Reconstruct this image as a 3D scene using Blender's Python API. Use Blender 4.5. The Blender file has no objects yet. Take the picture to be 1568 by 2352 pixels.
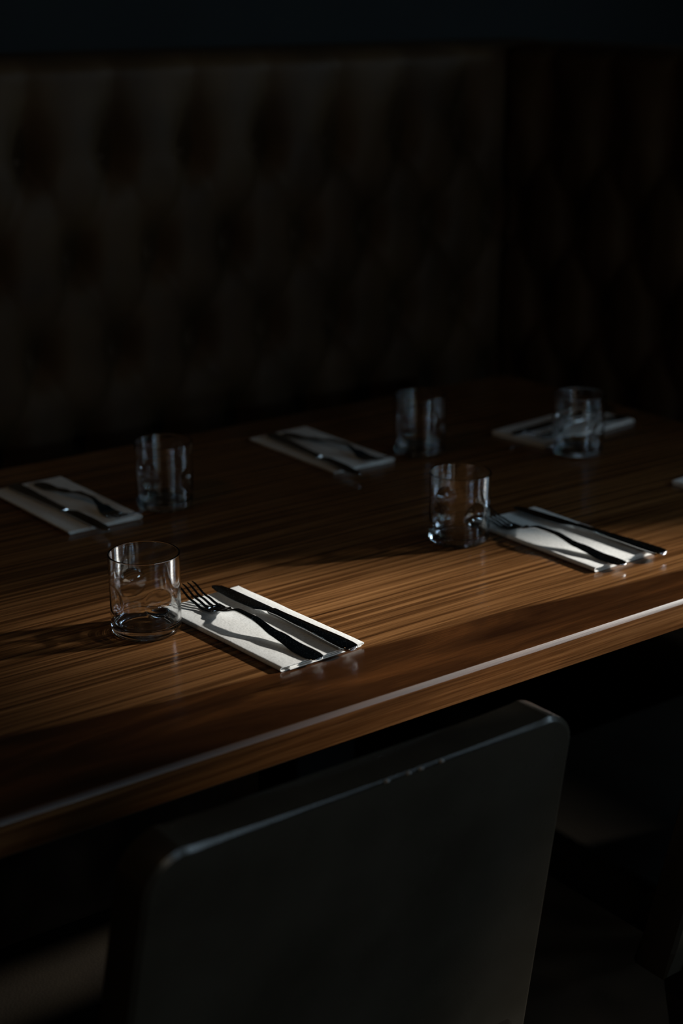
import bpy, bmesh, math, random
from mathutils import Vector, Matrix, noise
random.seed(7)
R = math.radians
scene = bpy.context.scene
COL = scene.collection

# ------------------------------------------------------------------ camera
TZ = 0.755                                   # height of the table top above the floor
cam_d = bpy.data.cameras.new('camera')
cam = bpy.data.objects.new('camera', cam_d); COL.objects.link(cam)
cam.location = (0, 0, TZ + 0.6957)
cam.rotation_euler = (R(90 - 18.3), 0, R(-36.9))
cam_d.sensor_fit = 'VERTICAL'; cam_d.sensor_height = 36; cam_d.sensor_width = 24
cam_d.lens = 3720.8 / 2352 * 36
cam_d.clip_start = 0.05
cam_d.dof.use_dof = True; cam_d.dof.focus_distance = 1.80; cam_d.dof.aperture_fstop = 2.8
scene.camera = cam

# ------------------------------------------------------------------ light and exposure
world = bpy.data.worlds.new('world'); scene.world = world; world.use_nodes = True
wb = world.node_tree.nodes['Background']
wb.inputs['Color'].default_value = (0.45, 0.62, 0.85, 1); wb.inputs['Strength'].default_value = 0.15
SUN_EL, SUN_K = 22.0, 0.36                   # elevation; slope of the sun's path across the floor plan
sun_dir = Vector((math.cos(math.atan(SUN_K)), -math.sin(math.atan(SUN_K)), math.tan(R(SUN_EL)))).normalized()
def light(name, kind, loc, energy, color, direction=None, **kw):
    d = bpy.data.lights.new(name, kind); d.energy = energy; d.color = color
    for k, v in kw.items(): setattr(d, k, v)
    d.cycles.is_caustics_light = True
    o = bpy.data.objects.new(name, d); COL.objects.link(o); o.location = loc
    if direction is not None: o.rotation_euler = Vector(direction).to_track_quat('-Z', 'Y').to_euler()
    return o
light('sun', 'SUN', (6, -1, 4), 7.8, (1.0, 0.965, 0.90), -sun_dir, angle=R(3.0))
XW = 3.6                                     # the right wall and its window
RIGHT_OPEN = [(0.125, 0.614, TZ + 0.66, TZ + 1.235), (-0.46, -0.35, TZ + 0.75, TZ + 1.45), (1.04, 1.26, TZ + 0.66, TZ + 1.03), (-2.10, -1.62, TZ + 0.95, TZ + 1.62)]  # last two are added, unseen, for glints on the glasses and chair rim
SKY_L = 8.5                                  # brightness of the sky in the windows, also scales the added glint openings
for (a, b, c, d), gain in zip(RIGHT_OPEN, (0.8, 1.8, 2.4, 1.9)):
    light('window_sky_and_glint', 'AREA', (XW + 0.06, (a + b) / 2, (c + d) / 2), gain * SKY_L * math.pi * (b - a) * (d - c), (0.60, 0.82, 1.0),
          (-1, 0, 0), shape='RECTANGLE', size=b - a, size_y=d - c)
YF, YB = -2.2, 2.64                          # the walls behind the camera and behind the banquette, with openings for sky light and added fill
FRONT_OPEN = [(1.12, 1.44, TZ + 0.90, TZ + 1.03), (1.60, 1.92, TZ + 0.90, TZ + 1.03), (0.05, 0.60, TZ + 0.15, TZ + 1.15)]  # the last one is added for an unseen warm fill on banquette and chair
for (a, b, c, d), lum, tint in zip(FRONT_OPEN, (44.0, 44.0, 1.8), ((0.56, 0.80, 1.0), (0.56, 0.80, 1.0), (1.0, 0.84, 0.64))):
    light('front_sky_and_fill', 'AREA', ((a + b) / 2, YF - 0.06, (c + d) / 2), lum * math.pi * (b - a) * (d - c), tint,
          (0, 1, 0), shape='RECTANGLE', size=b - a, size_y=d - c)
light('pendant_glow', 'POINT', (-0.15, 1.40, TZ + 1.42), 3.3, (1.0, 0.68, 0.38), shadow_soft_size=0.05)
vs = scene.view_settings
vs.view_transform = 'Standard'; vs.look = 'None'; vs.exposure = 0.0; vs.gamma = 1.0; vs.use_curve_mapping = False
scene.cycles.use_denoising = True
scene.cycles.max_bounces = 16; scene.cycles.transmission_bounces = 14
scene.cycles.caustics_refractive = True; scene.cycles.caustics_reflective = True
scene.cycles.blur_glossy = 0.5; scene.cycles.sample_clamp_indirect = 12.0

# ------------------------------------------------------------------ helpers
def tag(o, label=None, cat=None, group=None, kind=None):
    if label: o['label'] = label
    if cat: o['category'] = cat
    if group: o['group'] = group
    if kind: o['kind'] = kind
    return o
def empty(name, loc=(0, 0, 0), rz=0.0):
    o = bpy.data.objects.new(name, None); COL.objects.link(o)
    o.empty_display_size = 0.05; o.location = loc; o.rotation_euler = (0, 0, rz)
    return o
def obj(name, bm, mat, parent=None, loc=(0, 0, 0), rz=0.0, smooth=None):
    me = bpy.data.meshes.new(name)
    bmesh.ops.recalc_face_normals(bm, faces=bm.faces)
    if smooth is not None:
        lim = R(smooth)
        for f in bm.faces: f.smooth = True
        for e in bm.edges:
            if len(e.link_faces) == 2 and e.calc_face_angle(0) > lim: e.smooth = False
    bm.to_mesh(me); bm.free()
    o = bpy.data.objects.new(name, me); COL.objects.link(o)
    if mat: me.materials.append(mat)
    o.parent = parent; o.location = loc; o.rotation_euler = (0, 0, rz)
    return o
def box_bm(x0, x1, y0, y1, z0, z1, bevel=0.0, seg=3, bm=None):
    b = bmesh.new()
    vs_ = [b.verts.new((x, y, z)) for x in (x0, x1) for y in (y0, y1) for z in (z0, z1)]
    for f in ((0, 1, 3, 2), (4, 6, 7, 5), (0, 4, 5, 1), (2, 3, 7, 6), (0, 2, 6, 4), (1, 5, 7, 3)):
        b.faces.new([vs_[i] for i in f])
    if bevel:
        bmesh.ops.bevel(b, geom=list(b.edges), offset=bevel, segments=seg, profile=0.5, affect='EDGES')
    return b
def wall_hole_bm(axis, t0, t1, a0, a1, z0, z1, holes):
    """a wall slab (thickness t0..t1 along AXIS) with rectangular openings (a0, a1, z0, z1), one closed mesh"""
    b = bmesh.new()
    A = sorted({a0, a1, *[h[0] for h in holes], *[h[1] for h in holes]})
    Z = sorted({z0, z1, *[h[2] for h in holes], *[h[3] for h in holes]})
    solid = lambda i, j: 0 <= i < len(A) - 1 and 0 <= j < len(Z) - 1 and not any(
        h[0] <= A[i] and A[i + 1] <= h[1] and h[2] <= Z[j] and Z[j + 1] <= h[3] for h in holes)
    V = {}
    def P(i, j, k):
        if (i, j, k) not in V:
            t = (t0, t1)[k]
            V[i, j, k] = b.verts.new((t, A[i], Z[j]) if axis == 0 else (A[i], t, Z[j]))
        return V[i, j, k]
    for i in range(len(A) - 1):
        for j in range(len(Z) - 1):
            if not solid(i, j): continue
            for k in (0, 1): b.faces.new((P(i, j, k), P(i + 1, j, k), P(i + 1, j + 1, k), P(i, j + 1, k)))
            for di, dj, e in ((-1, 0, ((0, 0), (0, 1))), (1, 0, ((1, 0), (1, 1))), (0, -1, ((0, 0), (1, 0))), (0, 1, ((0, 1), (1, 1)))):
                if not solid(i + di, j + dj):
                    (p, q), (r, t) = e
                    b.faces.new((P(i + p, j + q, 0), P(i + r, j + t, 0), P(i + r, j + t, 1), P(i + p, j + q, 1)))
    return b
def loft_bm(sections, closed_ends=True, bm=None):
    """sections: lists of equally many points; skins them into a tube"""
    b = bm or bmesh.new()
    rows = [[b.verts.new(p) for p in s] for s in sections]
    n = len(rows[0])
    for r0, r1 in zip(rows, rows[1:]):
        for k in range(n):
            b.faces.new((r0[k], r0[(k + 1) % n], r1[(k + 1) % n], r1[k]))
    if closed_ends:
        b.faces.new(rows[0]); b.faces.new(list(reversed(rows[-1])))
    return b
def interp(tab, s):
    if s <= tab[0][0]: return tab[0][1:]
    for p, q in zip(tab, tab[1:]):
        if s <= q[0]:
            t = (s - p[0]) / (q[0] - p[0]); t = t * t * (3 - 2 * t)
            return tuple(a + (b - a) * t for a, b in zip(p[1:], q[1:]))
    return tab[-1][1:]
def copy_tree(o, parent=None):
    c = o.copy(); COL.objects.link(c)
    if parent: c.parent = parent
    for ch in list(o.children): copy_tree(ch, c)
    return c

# ------------------------------------------------------------------ materials
class NT:
    def __init__(s, name):
        s.m = bpy.data.materials.new(name); s.m.use_nodes = True
        s.t = s.m.node_tree; s.b = s.t.nodes['Principled BSDF']
    def n(s, kind, **props):
        x = s.t.nodes.new(kind)
        for k, v in props.items():
            if k.startswith('i_'): x.inputs[k[2:].replace('_', ' ')].default_value = v
            else: setattr(x, k, v)
        return x
    def l(s, a, b): s.t.links.new(a, b)
    def set(s, **kw):
        for k, v in kw.items(): s.b.inputs[k.replace('_', ' ')].default_value = v
        return s
    def coords(s, scale=(1, 1, 1)):
        c = s.n('ShaderNodeTexCoord'); m = s.n('ShaderNodeMapping'); m.inputs['Scale'].default_value = scale
        s.l(c.outputs['Object'], m.inputs['Vector']); return m.outputs['Vector']
    def ramp(s, fac, stops):
        r = s.n('ShaderNodeValToRGB'); e = r.color_ramp.elements
        while len(e) > 1: e.remove(e[-1])
        e[0].position, e[0].color = stops[0][0], tuple(stops[0][1]) + (1,)
        for p, c in stops[1:]:
            x = e.new(p); x.color = tuple(c) + (1,)
        s.l(fac, r.inputs['Fac']); return r.outputs['Color']
    def math(s, op, a, b=None, clamp=False):
        x = s.n('ShaderNodeMath', operation=op, use_clamp=clamp)
        for i, v in enumerate((a, b)):
            if v is None: continue
            if isinstance(v, (int, float)): x.inputs[i].default_value = v
            else: s.l(v, x.inputs[i])
        return x.outputs[0]
    def mix(s, fac, a, b, blend='MIX'):
        x = s.n('ShaderNodeMix', data_type='RGBA', blend_type=blend)
        for sock, v in ((x.inputs[0], fac), (x.inputs[6], a), (x.inputs[7], b)):
            if isinstance(v, (int, float)): sock.default_value = v
            elif isinstance(v, tuple): sock.default_value = v + (1,)
            else: s.l(v, sock)
        return x.outputs[2]
    def bump(s, height, strength, dist):
        b = s.n('ShaderNodeBump'); b.inputs['Strength'].default_value = strength; b.inputs['Distance'].default_value = dist
        s.l(height, b.inputs['Height']); s.l(b.outputs['Normal'], s.b.inputs['Normal'])

def make_wood():
    w = NT('walnut_veneer')
    # straight fine grain along X
    warp = w.n('ShaderNodeTexNoise', i_Scale=1.0, i_Detail=3.0); w.l(w.coords((1.1, 5, 5)), warp.inputs['Vector'])
    base = w.coords((1, 1, 1))
    sep = w.n('ShaderNodeSeparateXYZ'); w.l(base, sep.inputs[0])
    wv = w.math('MULTIPLY', w.math('SUBTRACT', warp.outputs['Fac'], 0.5), 0.016)
    yy = w.math('ADD', w.math('ADD', sep.outputs['Y'], sep.outputs['Z']), wv)
    comb = w.n('ShaderNodeCombineXYZ'); w.l(w.math('MULTIPLY', sep.outputs['X'], 1.0), comb.inputs[0]); w.l(w.math('MULTIPLY', yy, 92.0), comb.inputs[1])
    g1 = w.n('ShaderNodeTexNoise', i_Scale=1.6, i_Detail=4.0, i_Roughness=0.62); w.l(comb.outputs[0], g1.inputs['Vector'])
    comb2 = w.n('ShaderNodeCombineXYZ'); w.l(w.math('MULTIPLY', sep.outputs['X'], 14.0), comb2.inputs[0]); w.l(w.math('MULTIPLY', yy, 620.0), comb2.inputs[1])
    g2 = w.n('ShaderNodeTexNoise', i_Scale=1.0, i_Detail=3.0, i_Roughness=0.7); w.l(comb2.outputs[0], g2.inputs['Vector'])
    grain = w.math('ADD', w.math('MULTIPLY', g1.outputs['Fac'], 0.78), w.math('MULTIPLY', g2.outputs['Fac'], 0.22))
    straight = w.ramp(grain, [(0.34, (0.031, 0.0120, 0.0038)), (0.45, (0.088, 0.036, 0.0118)), (0.54, (0.185, 0.083, 0.029)), (0.68, (0.33, 0.160, 0.060))])
    # cathedral figure: dark flame grain of the strip along the near edge
    combc = w.n('ShaderNodeCombineXYZ'); w.l(w.math('MULTIPLY', sep.outputs['X'], 2.2), combc.inputs[0]); w.l(w.math('MULTIPLY', yy, 15.0), combc.inputs[1])
    c1 = w.n('ShaderNodeTexNoise', i_Scale=1.0, i_Detail=5.0, i_Roughness=0.6, i_Distortion=0.8); w.l(combc.outputs[0], c1.inputs['Vector'])
    cath = w.ramp(w.math('ADD', w.math('MULTIPLY', c1.outputs['Fac'], 0.75), w.math('MULTIPLY', g2.outputs['Fac'], 0.25)),
                  [(0.36, (0.018, 0.0062, 0.0022)), (0.5, (0.040, 0.0145, 0.0046)), (0.62, (0.085, 0.030, 0.0085)), (0.75, (0.14, 0.052, 0.016))])
    # where the dark strip ends: a slow wavy line that drifts away from the edge towards the left
    edge = w.math('ADD', w.math('MULTIPLY', sep.outputs['X'], -0.085), 1.375)
    wav = w.n('ShaderNodeTexNoise', i_Scale=1.0, i_Detail=2.0); w.l(w.coords((3.0, 0.0, 0.0)), wav.inputs['Vector'])
    edge = w.math('ADD', edge, w.math('MULTIPLY', w.math('SUBTRACT', wav.outputs['Fac'], 0.5), 0.035))
    mask = w.math('MULTIPLY', w.math('SUBTRACT', edge, yy), 140.0, clamp=True)
    # the front face of the top carries ordinary lighter grain
    facem = w.math('MULTIPLY', w.math('SUBTRACT', -0.0042, sep.outputs['Z']), 900.0, clamp=True)
    mask = w.math('MULTIPLY', mask, w.math('SUBTRACT', 1.0, w.math('MULTIPLY', facem, 0.38)), clamp=True)
    colr = w.mix(mask, straight, cath)
    # one small knot in the dark strip
    kd = w.n('ShaderNodeVectorMath', operation='DISTANCE'); w.l(w.coords((0.45, 1, 1)), kd.inputs[0]); kd.inputs[1].default_value = (0.86 * 0.45, 1.262, 0)
    kn = w.math('MULTIPLY', w.math('SUBTRACT', 0.022, kd.outputs['Value']), 55.0, clamp=True)
    colr = w.mix(w.math('MULTIPLY', kn, 0.75), colr, w.ramp(c1.outputs['Fac'], [(0.42, (0.02, 0.007, 0.002)), (0.5, (0.13, 0.05, 0.014)), (0.58, (0.05, 0.017, 0.005))]))
    w.l(colr, w.b.inputs['Base Color'])
    rn = w.n('ShaderNodeTexNoise', i_Scale=9.0, i_Detail=4.0); w.l(base, rn.inputs['Vector'])
    rr = w.n('ShaderNodeMapRange'); rr.inputs['To Min'].default_value = 0.15; rr.inputs['To Max'].default_value = 0.25
    w.l(rn.outputs['Fac'], rr.inputs['Value']); 
    # the eased edge is rubbed duller than the top
    rub = w.math('MULTIPLY', w.math('MULTIPLY', w.math('SUBTRACT', -0.0002, sep.outputs['Z']), 4000.0, clamp=True), w.math('MULTIPLY', w.math('ADD', sep.outputs['Z'], 0.0056), 4000.0, clamp=True))
    rmix = w.n('ShaderNodeMix', data_type='FLOAT'); w.l(rub, rmix.inputs[0]); w.l(rr.outputs[0], rmix.inputs[2]); rmix.inputs[3].default_value = 0.32
    w.l(rmix.outputs[0], w.b.inputs['Roughness'])
    w.bump(g2.outputs['Fac'], 0.12, 0.0006)
    w.set(Specular_IOR_Level=0.5)
    return w.m

def make_leather(name, c0, c1, rough, scale=260.0, bump=0.25, spec=0.22):
    w = NT(name)
    n1 = w.n('ShaderNodeTexNoise', i_Scale=7.0, i_Detail=5.0); w.l(w.coords(), n1.inputs['Vector'])
    w.l(w.ramp(n1.outputs['Fac'], [(0.35, c0), (0.65, c1)]), w.b.inputs['Base Color'])
    v = w.n('ShaderNodeTexVoronoi', i_Scale=scale); w.l(w.coords(), v.inputs['Vector'])
    n2 = w.n('ShaderNodeTexNoise', i_Scale=4.0, i_Detail=6.0, i_Roughness=0.65); w.l(w.coords(), n2.inputs['Vector'])
    mr = w.n('ShaderNodeMapRange'); mr.inputs['To Min'].default_value = rough - 0.08; mr.inputs['To Max'].default_value = rough + 0.1
    w.l(n2.outputs['Fac'], mr.inputs['Value']); w.l(mr.outputs[0], w.b.inputs['Roughness'])
    w.bump(v.outputs['Distance'], bump, 0.0008); w.set(Specular_IOR_Level=spec)
    return w.m

def make_paper():
    w = NT('paper_napkin')
    n = w.n('ShaderNodeTexNoise', i_Scale=420.0, i_Detail=3.0); w.l(w.coords(), n.inputs['Vector'])
    n2 = w.n('ShaderNodeTexNoise', i_Scale=60.0, i_Detail=3.0); w.l(w.coords(), n2.inputs['Vector'])
    w.l(w.ramp(n.outputs['Fac'], [(0.32, (0.66, 0.655, 0.63)), (0.5, (0.80, 0.795, 0.77))]), w.b.inputs['Base Color'])
    w.bump(w.math('ADD', n.outputs['Fac'], n2.outputs['Fac']), 0.35, 0.0006)
    w.set(Roughness=0.9, Specular_IOR_Level=0.15)
    return w.m

def make_steel():
    w = NT('polished_cutlery_steel')
    n = w.n('ShaderNodeTexNoise', i_Scale=900.0, i_Detail=1.0); w.l(w.coords(), n.inputs['Vector'])
    w.l(w.ramp(n.outputs['Fac'], [(0.60, (0.10, 0.10, 0.10)), (0.76, (0.35, 0.35, 0.35))]), w.b.inputs['Roughness'])
    w.set(Base_Color=(0.52, 0.53, 0.54, 1), Metallic=1.0)
    return w.m

def make_glass():
    w = NT('clear_tumbler_glass')
    n = w.n('ShaderNodeTexNoise', i_Scale=55.0, i_Detail=2.0); w.l(w.coords(), n.inputs['Vector'])
    w.bump(n.outputs['Fac'], 0.05, 0.0008)
    w.set(Base_Color=(0.985, 0.995, 0.995, 1), Roughness=0.045, IOR=1.5, Transmission_Weight=1.0)
    return w.m

def make_plain(name, color, rough, var=0.25, scale=6.0, metal=0.0, bump=0.0, spec=0.12):
    w = NT(name)
    n = w.n('ShaderNodeTexNoise', i_Scale=scale, i_Detail=5.0); w.l(w.coords(), n.inputs['Vector'])
    a = tuple(c * (1 - var) for c in color); b = tuple(c * (1 + var) for c in color)
    w.l(w.ramp(n.outputs['Fac'], [(0.35, a), (0.65, b)]), w.b.inputs['Base Color'])
    if bump: w.bump(n.outputs['Fac'], bump, 0.002)
    w.set(Roughness=rough, Metallic=metal, Specular_IOR_Level=spec)
    return w.m

WOOD = make_wood()
BOOTH = make_leather('brown_tufted_leather', (0.036, 0.0195, 0.0076), (0.056, 0.0315, 0.0125), 0.64)
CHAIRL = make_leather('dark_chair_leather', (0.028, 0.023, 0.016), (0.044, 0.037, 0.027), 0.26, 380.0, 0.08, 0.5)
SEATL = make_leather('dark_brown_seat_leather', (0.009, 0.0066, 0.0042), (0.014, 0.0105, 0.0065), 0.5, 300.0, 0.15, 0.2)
PAPER = make_paper(); STEEL = make_steel(); GLASS = make_glass()
WALL = make_plain('dark_slate_wall_paint', (0.010, 0.0125, 0.0128), 0.75, 0.12, 3.0, 0.0, 0.05)
CEIL = make_plain('dark_ceiling_paint', (0.02, 0.02, 0.02), 0.9, 0.1)
FLOORM = make_plain('dark_floor_boards', (0.035, 0.022, 0.013), 0.5, 0.4, 5.0)
DARKWOOD = make_plain('dark_stained_wood', (0.022, 0.013, 0.008), 0.45, 0.4, 12.0)
BLACKM = make_plain('black_painted_iron', (0.012, 0.012, 0.012), 0.5, 0.2, 20.0, 0.3)
GLINTM = make_plain('pale_glint_bead', (0.8, 0.82, 0.82), 0.3, 0.05, 40.0, 0.0, 0.0, 0.8)

# ------------------------------------------------------------------ the room
X0, X1, Y0, Y1, ZC = -1.6, XW, YF, YB, TZ + 1.95
def struct(name, bm, mat): return tag(obj(name, bm, mat), kind='structure')
struct('floor', box_bm(X0 - 0.1, X1 + 0.1, Y0 - 0.1, Y1 + 0.1, -0.1, 0), FLOORM)
struct('ceiling', box_bm(X0 - 0.1, X1 + 0.1, Y0 - 0.1, Y1 + 0.1, ZC, ZC + 0.1), CEIL)
struct('wall_back', box_bm(X0 - 0.1, X1 + 0.1, Y1, Y1 + 0.1, 0, ZC), WALL)
struct('wall_left', box_bm(X0 - 0.1, X0, Y0, Y1, 0, ZC), WALL)
struct('wall_right', wall_hole_bm(0, X1, X1 + 0.1, Y0, Y1, 0, ZC, RIGHT_OPEN), WALL)
struct('wall_front', wall_hole_bm(1, Y0 - 0.1, Y0, X0 - 0.1, X1 + 0.1, 0, ZC, FRONT_OPEN), WALL)

# ------------------------------------------------------------------ tufted banquettes
DX, DZ, BZ = 0.157, 0.1645, TZ + 0.401       # button spacing, row spacing, height of the top row
def tuft(s, z, s0):
    """padding height (0..1) at position s along the panel and height z"""
    if z > BZ:                                # straight pleats run up from the top row and close at the roll
        d = abs((s - s0) / DX - round((s - s0) / DX)) * DX
        k = min(1.0, (z - BZ) / 0.17)
        pit = math.exp(-(math.hypot(d / (0.030 + 0.01 * k), (z - BZ) / 0.075)) ** 1.5)
        return 1 - 0.70 * pit - 0.34 * math.exp(-(d / 0.018) ** 1.2) * (1 - 0.75 * k)
    a = (s - s0) / DX; b = (z - BZ) / (2 * DZ)
    u, v = a + b, a - b
    du, dv = abs(u - round(u)), abs(v - round(v))
    # nearest button of the staggered lattice
    best = 9
    for r in (math.floor((BZ - z) / DZ), math.floor((BZ - z) / DZ) + 1):
        off = s0 + (DX / 2 if r % 2 else 0)
        x = (s - off) / DX; x = abs(x - round(x)) * DX
        dz = z - (BZ - r * DZ)
        best = min(best, math.hypot(x / 0.026, dz / (0.050 if dz > 0 else 0.034)))
    return 1 - 0.76 * math.exp(-best ** 1.7) - 0.13 * math.exp(-(min(du, dv) / 0.075) ** 1.1)
H = 0.074
def tufted_panel(length, s0, step=0.0098):
    """panel in local coordinates: s along +X, front towards -Y, button plane at y=0"""
    bm = bmesh.new(); n = int(length / step)
    zs = []
    z = TZ - 0.36
    while z < TZ + 0.545: zs.append(z); z += step
    prof = [(z, None) for z in zs]
    rows = []
    for z in zs:
        rows.append([bm.verts.new((i * length / n, 0.012 - H * tuft(i * length / n, z, s0), z)) for i in range(n + 1)])
    for k in range(1, 9):                     # the rounded roll along the top
        a = k / 8 * math.pi / 2
        rows.append([bm.verts.new((v.co.x, (0.012 - H * 0.62) + 0.045 * (1 - math.cos(a)) + (v.co.y - (0.012 - H * 0.62)) * math.cos(a), zs[-1] + 0.032 * math.sin(a))) for v in rows[len(zs) - 1]])
    rows.append([bm.verts.new((v.co.x, 0.10, v.co.z)) for v in rows[-1]])
    for r0, r1 in zip(rows, rows[1:]):
        for i in range(n): bm.faces.new((r0[i], r0[i + 1], r1[i + 1], r1[i]))
    for i in range(n): pass
    bl = [bm.verts.new((v.co.x, 0.10, v.co.z)) for v in rows[0]]
    for i in range(n):
        bm.faces.new((rows[0][i + 1], rows[0][i], bl[i], bl[i + 1])); bm.faces.new((bl[i], rows[-1][i], rows[-1][i + 1], bl[i + 1]))
    for i in (0, n): bm.faces.new([r[i] for r in rows] + [bl[i]])
    return bm
def button_bm():
    b = bmesh.new(); bmesh.ops.create_uvsphere(b, u_segments=12, v_segments=6, radius=0.011)
    for v in b.verts: v.co.y *= 0.5
    return b
def banquette(name, label, length, s0, loc, rz, seat_from=0.0, vis=None, seat_to=None):
    root = tag(empty(name, loc, rz), label, 'bench')
    obj('backrest', tufted_panel(length, s0), BOOTH, root, smooth=60)
    proto = None
    for row in range(4):
        off = s0 + (DX / 2 if row % 2 else 0)
        k = math.ceil(-off / DX)
        while off + k * DX < length:
            s = off + k * DX; k += 1
            if s < 0.02 or (vis and not vis[0] < s < vis[1]): continue
            if proto is None:
                bt = proto = obj('button', button_bm(), BOOTH, root, smooth=180)
            else:
                bt = proto.copy(); COL.objects.link(bt); bt.parent = root
            bt.location = (s, 0.006, BZ - row * DZ)
    obj('seat_cushion', box_bm(seat_from, seat_to or length, -0.46, -0.025, TZ - 0.40, TZ - 0.30, 0.03, 4), BOOTH, root, smooth=40)
    obj('seat_base', box_bm(seat_from, seat_to or length, -0.41, 0.0, 0.0, TZ - 0.402), DARKWOOD, root)
    return root
BX0 = -0.2
banquette('tufted_banquette', 'long brown leather tufted banquette with buttoned back along the rear wall', 2.39 - BX0,
          (1.206 - BX0) % DX, (BX0, 2.5, 0), 0.0, vis=(0.9, 2.6), seat_to=2.215 - BX0)
# wing: local +X runs along world -Y, its front faces world -X
WEND = 1.44
banquette('tufted_banquette_wing', 'dark return of the tufted banquette, facing left at the right end of the table', 2.425 - WEND,
          (2.425 - 2.319) % DX, (2.29, 2.425, 0), R(-90), seat_from=0.43, vis=(0.0, 0.62))

# ------------------------------------------------------------------ the table
table = tag(empty('dining_table', (0, 0, TZ)), 'long walnut dining table with a thick top and rounded front edge', 'table')
TX0, TX1, TY0, TY1, TT = -0.45, 1.99, 1.178, 2.15, 0.0375
prof = []                                     # cross-section of the top: eased upper edges with a flat, steep chamfer
def edge_pts(y, sgn):
    return [(y, -TT + 0.002), (y, -0.0056), (y + sgn * 0.0002, -0.0050), (y + sgn * 0.0037, -0.0004), (y + sgn * 0.0044, 0.0)]
prof = [(TY0 + 0.002, -TT)] + edge_pts(TY0, 1) + list(reversed(edge_pts(TY1, -1))) + [(TY1 - 0.002, -TT)]
obj('tabletop', loft_bm([[(x, y, z) for y, z in prof] for x in (TX0, TX1)]), WOOD, table, smooth=20)
for px in (0.12, 1.185):
    obj('pedestal', box_bm(px - 0.05, px + 0.05, 1.61, 1.71, -TZ + 0.03, -TT, 0.006), BLACKM, table)
    obj('foot_plate', box_bm(px - 0.12, px + 0.12, 1.44, 1.88, -TZ, -TZ + 0.03, 0.005), BLACKM, table)

# ------------------------------------------------------------------ chairs
def chair_backrest():
    """leather back panel: rounded upper corners, dipped top edge, leaning back; local origin at floor, front towards +Y"""
    top, bot = TZ + 0.028, TZ - 0.43
    out = []
    wt, wb_ = 0.2375, 0.262
    def w_at(z): return wt + (wb_ - wt) * (top - z) / (top - bot)
    rc = 0.042; dip = 0.011
    def ztop(x): return top - dip * (1 - (abs(x) / wt) ** 2.0)
    for k in range(0, 12): z = bot + (top - rc - bot) * k / 11; out.append((w_at(z), z))
    for k in range(1, 10):
        a = k / 10 * math.pi / 2; out.append((w_at(top - rc) - rc + rc * math.cos(a), top - rc + rc * math.sin(a) - 0.0015 * k / 10))
    for k in range(0, 21):
        x = (wt - rc) * (1 - k / 10); out.append((x, ztop(x)))
    for k in range(9, 0, -1):
        a = k / 10 * math.pi / 2; out.append((-(w_at(top - rc) - rc + rc * math.cos(a)), top - rc + rc * math.sin(a) - 0.0015 * k / 10))
    for k in range(11, -1, -1): z = bot + (top - rc - bot) * k / 11; out.append((-w_at(z), z))
    n = len(out)
    def inset(d):
        r = []
        for i in range(n):
            p, q = out[i - 1], out[(i + 1) % n]
            tx, tz = q[0] - p[0], q[1] - p[1]; L = math.hypot(tx, tz)
            r.append((out[i][0] - tz / L * d, out[i][1] + tx / L * d))
        return r
    lean = math.tan(R(10.5))
    def P(x, z, y): return (x, y - (z - top) * lean + 0.012 * (1 - (x / wt) ** 2) * 0.6, z)
    lay = [(-0.026, 0.0064), (-0.0258, 0.0052), (-0.0220, 0.0002), (-0.0212, 0.0)]
    lay += [(-y, d) for y, d in reversed(lay)]
    secs = [[P(x, z, y) for x, z in inset(d)] for y, d in lay]
    bm = loft_bm(secs, False)
    bm.verts.ensure_lookup_table()
    for base in (0, (len(lay) - 1) * n):      # caps: strips between left and right edges
        vsx = [bm.verts[base + i] for i in range(n)]
        for i in range(n // 2):
            a, b = i, i + 1; c, d = n - 2 - i, n - 1 - i
            if b >= c:
                if a < b < d: bm.faces.new([vsx[j] for j in sorted({a, b, c, d})]) if len({a, b, c, d}) > 2 else None
                break
            bm.faces.new((vsx[a], vsx[b], vsx[c], vsx[d]))
    return bm, P, top
def make_chair():
    root = empty('dining_chair')
    bm, P, top = chair_backrest()
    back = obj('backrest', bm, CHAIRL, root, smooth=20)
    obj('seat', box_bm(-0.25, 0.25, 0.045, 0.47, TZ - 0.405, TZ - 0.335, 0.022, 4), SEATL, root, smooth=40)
    for sx in (-1, 1):
        for (yb, yt, name) in ((0.0, 0.075, 'leg'), (0.43, 0.43, 'leg')):
            secs = []
            for z, r, y in ((0.0, 0.014, yb), (TZ - 0.402, 0.020, yt)):
                cx = sx * 0.215
                secs.append([(cx - r, y - r, z), (cx + r, y - r, z), (cx + r, y + r, z), (cx - r, y + r, z)])
            obj(name, loft_bm(secs), DARKWOOD, root)
    return root, back, P, top
chair, cback, CP, ctop = make_chair()
CHX, CHY = 0.797, 1.025
chair.location = (CHX, CHY, 0)
tag(chair, 'dark leather chair with dipped top edge pushed up to the table front', 'chair')
for wx in (0.809, 0.834, 0.848, 0.872):       # four tiny pale beads added in place of glints along the rear top edge
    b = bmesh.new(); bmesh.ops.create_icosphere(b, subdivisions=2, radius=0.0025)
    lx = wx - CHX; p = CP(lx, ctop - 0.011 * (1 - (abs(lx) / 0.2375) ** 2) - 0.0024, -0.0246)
    tag(obj('glint_bead', b, GLINTM, cback, loc=p, smooth=180), 'tiny pale bead standing in for a glint on the top edge')
chair2 = copy_tree(chair)
for ch in list(chair2.children):
    for g in list(ch.children): bpy.data.objects.remove(g)
chair2.location = (CHX + 0.755, CHY, 0)
tag(chair2, 'second leather chair, only its seat dimly seen at the lower right edge', 'chair')

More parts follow.
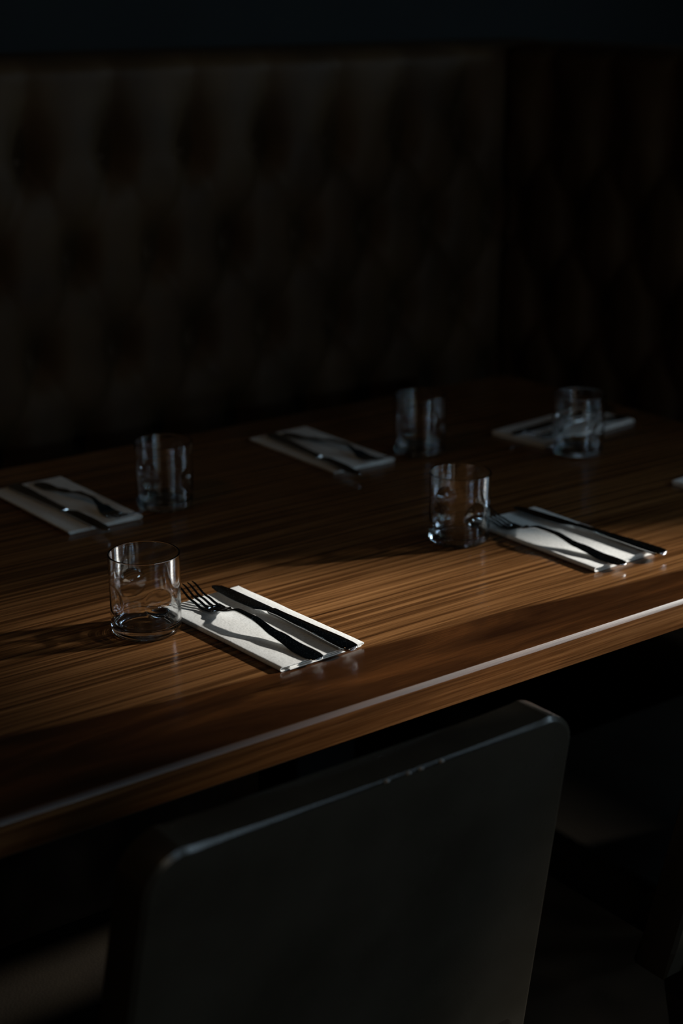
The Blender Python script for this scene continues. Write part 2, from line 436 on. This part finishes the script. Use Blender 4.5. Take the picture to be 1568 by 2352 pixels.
# ------------------------------------------------------------------ tumblers
def tumbler_bm():
    n = 168; Hh, Ro = 0.092, 0.0400
    def taper(z): return Ro - 0.0009 * (1 - z / Hh)
    prof = [(0.0001, 0.0022, 0)]
    for r in (0.010, 0.020, 0.028): prof.append((r, 0.0020, 0))
    prof += [(0.031, 0.0008, 0), (0.0330, 0.0, 0), (0.0352, 0.0002, 0), (0.0372, 0.0014, 0), (0.0386, 0.0034, 0)]
    for k in range(66):
        z = 0.006 + (Hh - 0.0015 - 0.006) * k / 65; prof.append((taper(z), z, 1))
    wall = 0.0019
    for k in range(1, 10):                    # rounded lip
        a = k / 10 * math.pi; prof.append((Ro - wall / 2 + (wall / 2 + 0.00012 * math.sin(a)) * math.cos(a), Hh - 0.0013 + 0.0013 * math.sin(a), 0))
    zi = 0.0095
    for k in range(66):
        z = Hh - 0.0015 - (Hh - 0.0015 - zi - 0.006) * k / 65
        prof.append((taper(z) - wall - 0.0011 * (1 - z / Hh) ** 1.5, z, 1))
    rl = prof[-1][0]
    for k in range(1, 7):
        a = k / 6 * math.pi / 2; prof.append((rl - 0.006 + 0.006 * math.cos(a), zi + 0.006 - 0.006 * math.sin(a), 0))
    for r in (0.022, 0.013, 0.006, 0.0001): prof.append((r, zi - 0.0015 * (1 - r / rl), 0))
    dim = [k * math.pi / 2 for k in range(4)]
    bm = bmesh.new(); rows = []
    for (r, z, wl) in prof:
        row = []
        for i in range(n):
            a = 2 * math.pi * i / n; rr = r
            if wl:
                for d in dim:
                    da = (a - d + math.pi) % (2 * math.pi) - math.pi
                    q = math.hypot(da * 0.04 / 0.0185, (z - 0.044) / 0.0165)
                    if q < 1: rr -= 0.0066 * (1 - q * q) ** 1.3
            row.append(bm.verts.new((rr * math.cos(a), rr * math.sin(a), z)))
        rows.append(row)
    for r0, r1 in zip(rows, rows[1:]):
        for k in range(n): bm.faces.new((r0[k], r0[(k + 1) % n], r1[(k + 1) % n], r1[k]))
    for row in (rows[0], rows[-1]):
        bm.faces.new(row)
    bmesh.ops.remove_doubles(bm, verts=bm.verts, dist=0.00001)
    return bm
GL = [  # x, y, dimple angle, label
    (0.836, 1.477, -96, 'clear dimpled tumbler left of the sunlit fork in the foreground'),
    (1.086, 1.853, -62, 'clear tumbler at the left, right of the far left napkin'),
    (1.317, 1.500, -97, 'clear dimpled tumbler left of the napkin at the right front'),
    (1.536, 1.846, -70, 'dim clear tumbler just right of the napkin in the middle rear'),
    (1.731, 1.701, -75, 'clear tumbler standing before the napkin laid sideways at the far end')]
g0 = None
for (x, y, a, lab) in GL:
    g = obj('tumbler', tumbler_bm(), GLASS, smooth=180) if g0 is None else g0.copy()
    if g0 is None: g0 = g
    else: COL.objects.link(g)
    g.location = (x, y, TZ + 0.0002); g.rotation_euler = (0, 0, R(a))
    tag(g, lab, 'glass', 'tumblers on the table')

# ------------------------------------------------------------------ napkins
NW, NL = 0.113, 0.222
def napkin_bm(seed):
    """a paper napkin folded in four layers; the fat fold is on the -X side; lies on z=0"""
    random.seed(seed); t = 0.00095
    path = []
    x0, x1 = -NW / 2, NW / 2
    def run(xa, xb, za, zb, n):
        for i in range(n + 1):
            u = i / n; path.append((xa + (xb - xa) * u, za + (zb - za) * u))
    def arc(cx, cz, rx, rz, a0, a1, n):
        for i in range(1, n): a = R(a0 + (a1 - a0) * i / n); path.append((cx + rx * math.cos(a), cz + rz * math.sin(a)))
    run(x0 + 0.010, x1 - 0.004, 0.0022, 0.0019, 8)                   # second layer from below
    arc(x1 - 0.004, 0.00125, 0.0008, 0.00068, 90, -90, 5)
    run(x1 - 0.004, x0 + 0.0032, 0.0006, 0.0006, 10)                 # bottom layer
    arc(x0 + 0.0032, 0.0031, 0.0030, 0.0025, -90, -270, 9)           # fat left fold
    run(x0 + 0.0034, x1 - 0.0016, 0.0056, 0.0050, 12)                # top layer
    arc(x1 - 0.0018, 0.0042, 0.0014, 0.0008, 90, -90, 5)
    run(x1 - 0.0020, x0 + 0.012, 0.0034, 0.0034, 10)                 # third layer
    m = len(path)
    offs = []
    for i in range(m):
        p = path[max(0, i - 1)]; q = path[min(m - 1, i + 1)]
        dx, dz = q[0] - p[0], q[1] - p[1]; L = math.hypot(dx, dz) or 1
        offs.append((-dz / L, dx / L))
    ring = [(path[i][0] + offs[i][0] * t / 2, path[i][1] + offs[i][1] * t / 2) for i in range(m)] + \
           [(path[i][0] - offs[i][0] * t / 2, path[i][1] - offs[i][1] * t / 2) for i in range(m - 1, -1, -1)]
    secs = []; ns = 26
    for j in range(ns + 1):
        v = j / ns; y = -NL / 2 + NL * v
        sec = []
        for i, (x, z) in enumerate(ring):
            k = i if i < m else 2 * m - 1 - i
            layer = k / m
            sk = 0.0022 * math.sin(layer * 9 + seed)                 # layers end unevenly
            w = 0.00028 * noise.noise((x * 40, y * 30 + seed * 3, layer * 4)) * (1 if z > 0.0012 else 0)
            zz = max(0.0001, z + w)
            sec.append((x + 0.0006 * noise.noise((y * 22, seed, layer * 2)), y + sk * (2 * v - 1), zz))
        secs.append(sec)
    bm = loft_bm(secs, False)
    bm.verts.ensure_lookup_table(); n = 2 * m
    for base in (0, ns * n):
        for i in range(m - 1):
            bm.faces.new((bm.verts[base + i], bm.verts[base + i + 1], bm.verts[base + n - 2 - i], bm.verts[base + n - 1 - i]))
    return bm
NAP = [  # x, y, rotation, label
    (0.938, 1.402, 3.4, 'white folded paper napkin in sunlight at the left front'),
    (0.972, 1.930, 181, 'folded paper napkin in shade at the far left side'),
    (1.415, 1.940, 180, 'folded paper napkin in shade on the middle rear side'),
    (1.424, 1.419, 0.5, 'white folded paper napkin half in sunlight at the right front'),
    (1.810, 1.812, 96, 'folded paper napkin laid sideways behind the farthest tumbler'),
    (1.836, 1.450, 94, 'folded paper napkin cut off by the right picture edge')]
for i, (x, y, a, lab) in enumerate(NAP):
    o = obj('napkin', napkin_bm(i + 1), PAPER, loc=(x, y, TZ + 0.0002), rz=R(a), smooth=50)
    tag(o, lab, 'napkin', 'folded napkins on the table')

# ------------------------------------------------------------------ cutlery
def ring(y, xl, xr, zc, th, n=14, crown=0.0, pw=0.75):
    c, w = (xl + xr) / 2, (xr - xl) / 2; p = []
    for i in range(n):
        a = 2 * math.pi * i / n; ca, sa = math.cos(a), math.sin(a)
        x = math.copysign(abs(ca) ** pw, ca); z = math.copysign(abs(sa) ** pw, sa)
        p.append((c + w * x, y, zc + th / 2 * z + crown * (1 - x * x)))
    return p
FZ = [(0.0, 0.0014), (0.03, 0.0018), (0.075, 0.0065), (0.115, 0.0130), (0.142, 0.0135), (0.165, 0.0075), (0.183, 0.0026), (0.197, 0.0026), (0.216, 0.0065), (0.245, 0.0165)]
def fz(s): return interp(FZ, s)[0]
FW = [(0.0, 0.0045), (0.0015, 0.0072), (0.005, 0.0094), (0.012, 0.0110), (0.025, 0.0112), (0.06, 0.0083), (0.10, 0.0050), (0.135, 0.0034), (0.150, 0.0035), (0.160, 0.0055), (0.170, 0.0098), (0.180, 0.0124), (0.19, 0.0134), (0.1955, 0.0136)]
def make_fork():
    root = empty('table_fork')
    secs = []
    N = 52
    for i in range(N + 1):
        s = 0.1955 * (i / N) ** 1.15
        w = interp(FW, s)[0]
        th = interp([(0, 0.0022), (0.03, 0.0030), (0.13, 0.0042), (0.16, 0.0030), (0.2, 0.0022)], s)[0]
        cup = interp([(0, 0), (0.15, 0), (0.18, -0.0018), (0.2, -0.0012)], s)[0]
        secs.append(ring(s, -w, w, fz(s) + 0.0002, th, 16, cup, 0.7))
    obj('handle', loft_bm(secs), STEEL, root, smooth=45)
    for k in range(4):
        c0 = (-1.5 + k) * 0.00735
        secs = []
        for i in range(13):
            u = i / 12; s = 0.192 + 0.053 * u
            c = c0 * (1 - 0.06 * u)
            w = 0.00215 - 0.0008 * u if u < 0.9 else 0.00139 * (1 - (u - 0.9) * 6)
            th = 0.0022 - 0.0008 * u
            secs.append(ring(s, c - w, c + w, fz(s) + 0.0001 - 0.0006 * (1 - u), th, 8, 0, 0.8))
        obj('tine', loft_bm(secs), STEEL, root, smooth=45)
    return root
def make_knife():
    root = empty('table_knife')
    hs = []
    for i in range(34):
        s = 0.148 * (i / 33) ** 1.1
        w = interp([(0, 0.0055), (0.001, 0.0078), (0.004, 0.0092), (0.010, 0.0102), (0.03, 0.0100), (0.08, 0.0074), (0.132, 0.0056), (0.140, 0.0062), (0.1445, 0.0060), (0.148, 0.0045)], s)[0]
        th = interp([(0, 0.0040), (0.004, 0.0066), (0.03, 0.0074), (0.12, 0.0060), (0.142, 0.0056), (0.148, 0.003)], s)[0]
        hs.append(ring(s, -w, w, 0.0037, th, 16, 0, 0.62))
    obj('handle', loft_bm(hs), STEEL, root, smooth=45)
    bs = []
    for i in range(30):
        u = i / 29; s = 0.146 + 0.106 * u
        back = interp([(0, 0.0042), (0.06, 0.0052), (0.75, 0.0052), (0.93, 0.0030), (1.0, -0.0045)], u)[0]
        edge = interp([(0, -0.0042), (0.04, -0.0060), (0.13, -0.0125), (0.5, -0.0138), (0.85, -0.0118), (0.96, -0.0092), (1.0, -0.0065)], u)[0]
        zc = 0.0037 - 0.0006 * u
        bs.append([(back, s, zc + 0.0010), (back, s, zc - 0.0010), ((back + edge) / 2, s, zc - 0.0010), (edge, s, zc - 0.0003), (edge, s, zc + 0.0003), ((back + edge) / 2, s, zc + 0.0010)])
    obj('blade', loft_bm(bs), STEEL, root, smooth=40)
    return root
CZ = TZ + 0.0064
def place(proto, a, b, label, cat, group, z=CZ, used=[]):
    o = proto if id(proto) not in used else copy_tree(proto)
    used.append(id(proto))
    o.location = (a[0], a[1], z)
    o.rotation_euler = (0, 0, math.atan2(-(b[0] - a[0]), b[1] - a[1]))
    tag(o, label, cat, group)
fork, knife = make_fork(), make_knife()
FK = [((0.932, 1.280), (0.916, 1.525), 'dark steel fork on the sunlit napkin in the foreground'),
      ((0.980, 2.030), (1.000, 1.790), 'dark steel fork on the shaded napkin at the far left'),
      ((1.415, 2.035), (1.440, 1.795), 'dark steel fork on the napkin in the middle rear'),
      ((1.404, 1.290), (1.384, 1.530), 'dark steel fork on the napkin at the right front'),
      ((1.930, 1.785), (1.690, 1.768), 'steel fork seen through the farthest tumbler, on the sideways napkin')]
for a, b, lab in FK: place(fork, a, b, lab, 'fork', 'forks on the napkins')
KN = [((0.974, 1.276), (0.961, 1.526), 'dark steel knife right of the fork on the foreground sunlit napkin'),
      ((0.944, 2.035), (0.954, 1.785), 'dark steel knife on the shaded napkin at the far left'),
      ((1.388, 2.035), (1.368, 1.790), 'dark steel knife on the napkin in the middle rear'),
      ((1.469, 1.284), (1.451, 1.530), 'dark steel knife overhanging the corner of the right front napkin'),
      ((1.945, 1.838), (1.705, 1.815), 'steel knife on the sideways napkin behind the farthest tumbler'),
      ((1.970, 1.476), (1.730, 1.462), 'knife on the napkin cut off by the right picture edge')]
for a, b, lab in KN: place(knife, a, b, lab, 'knife', 'knives on the napkins')

# sunlight passes through the tumblers onto these
for o in bpy.data.objects:
    if o.type == 'MESH':
        if o.name.startswith('tumbler'): o.cycles.is_caustics_caster = True
        elif o.name.startswith(('tabletop', 'napkin')): o.cycles.is_caustics_receiver = True
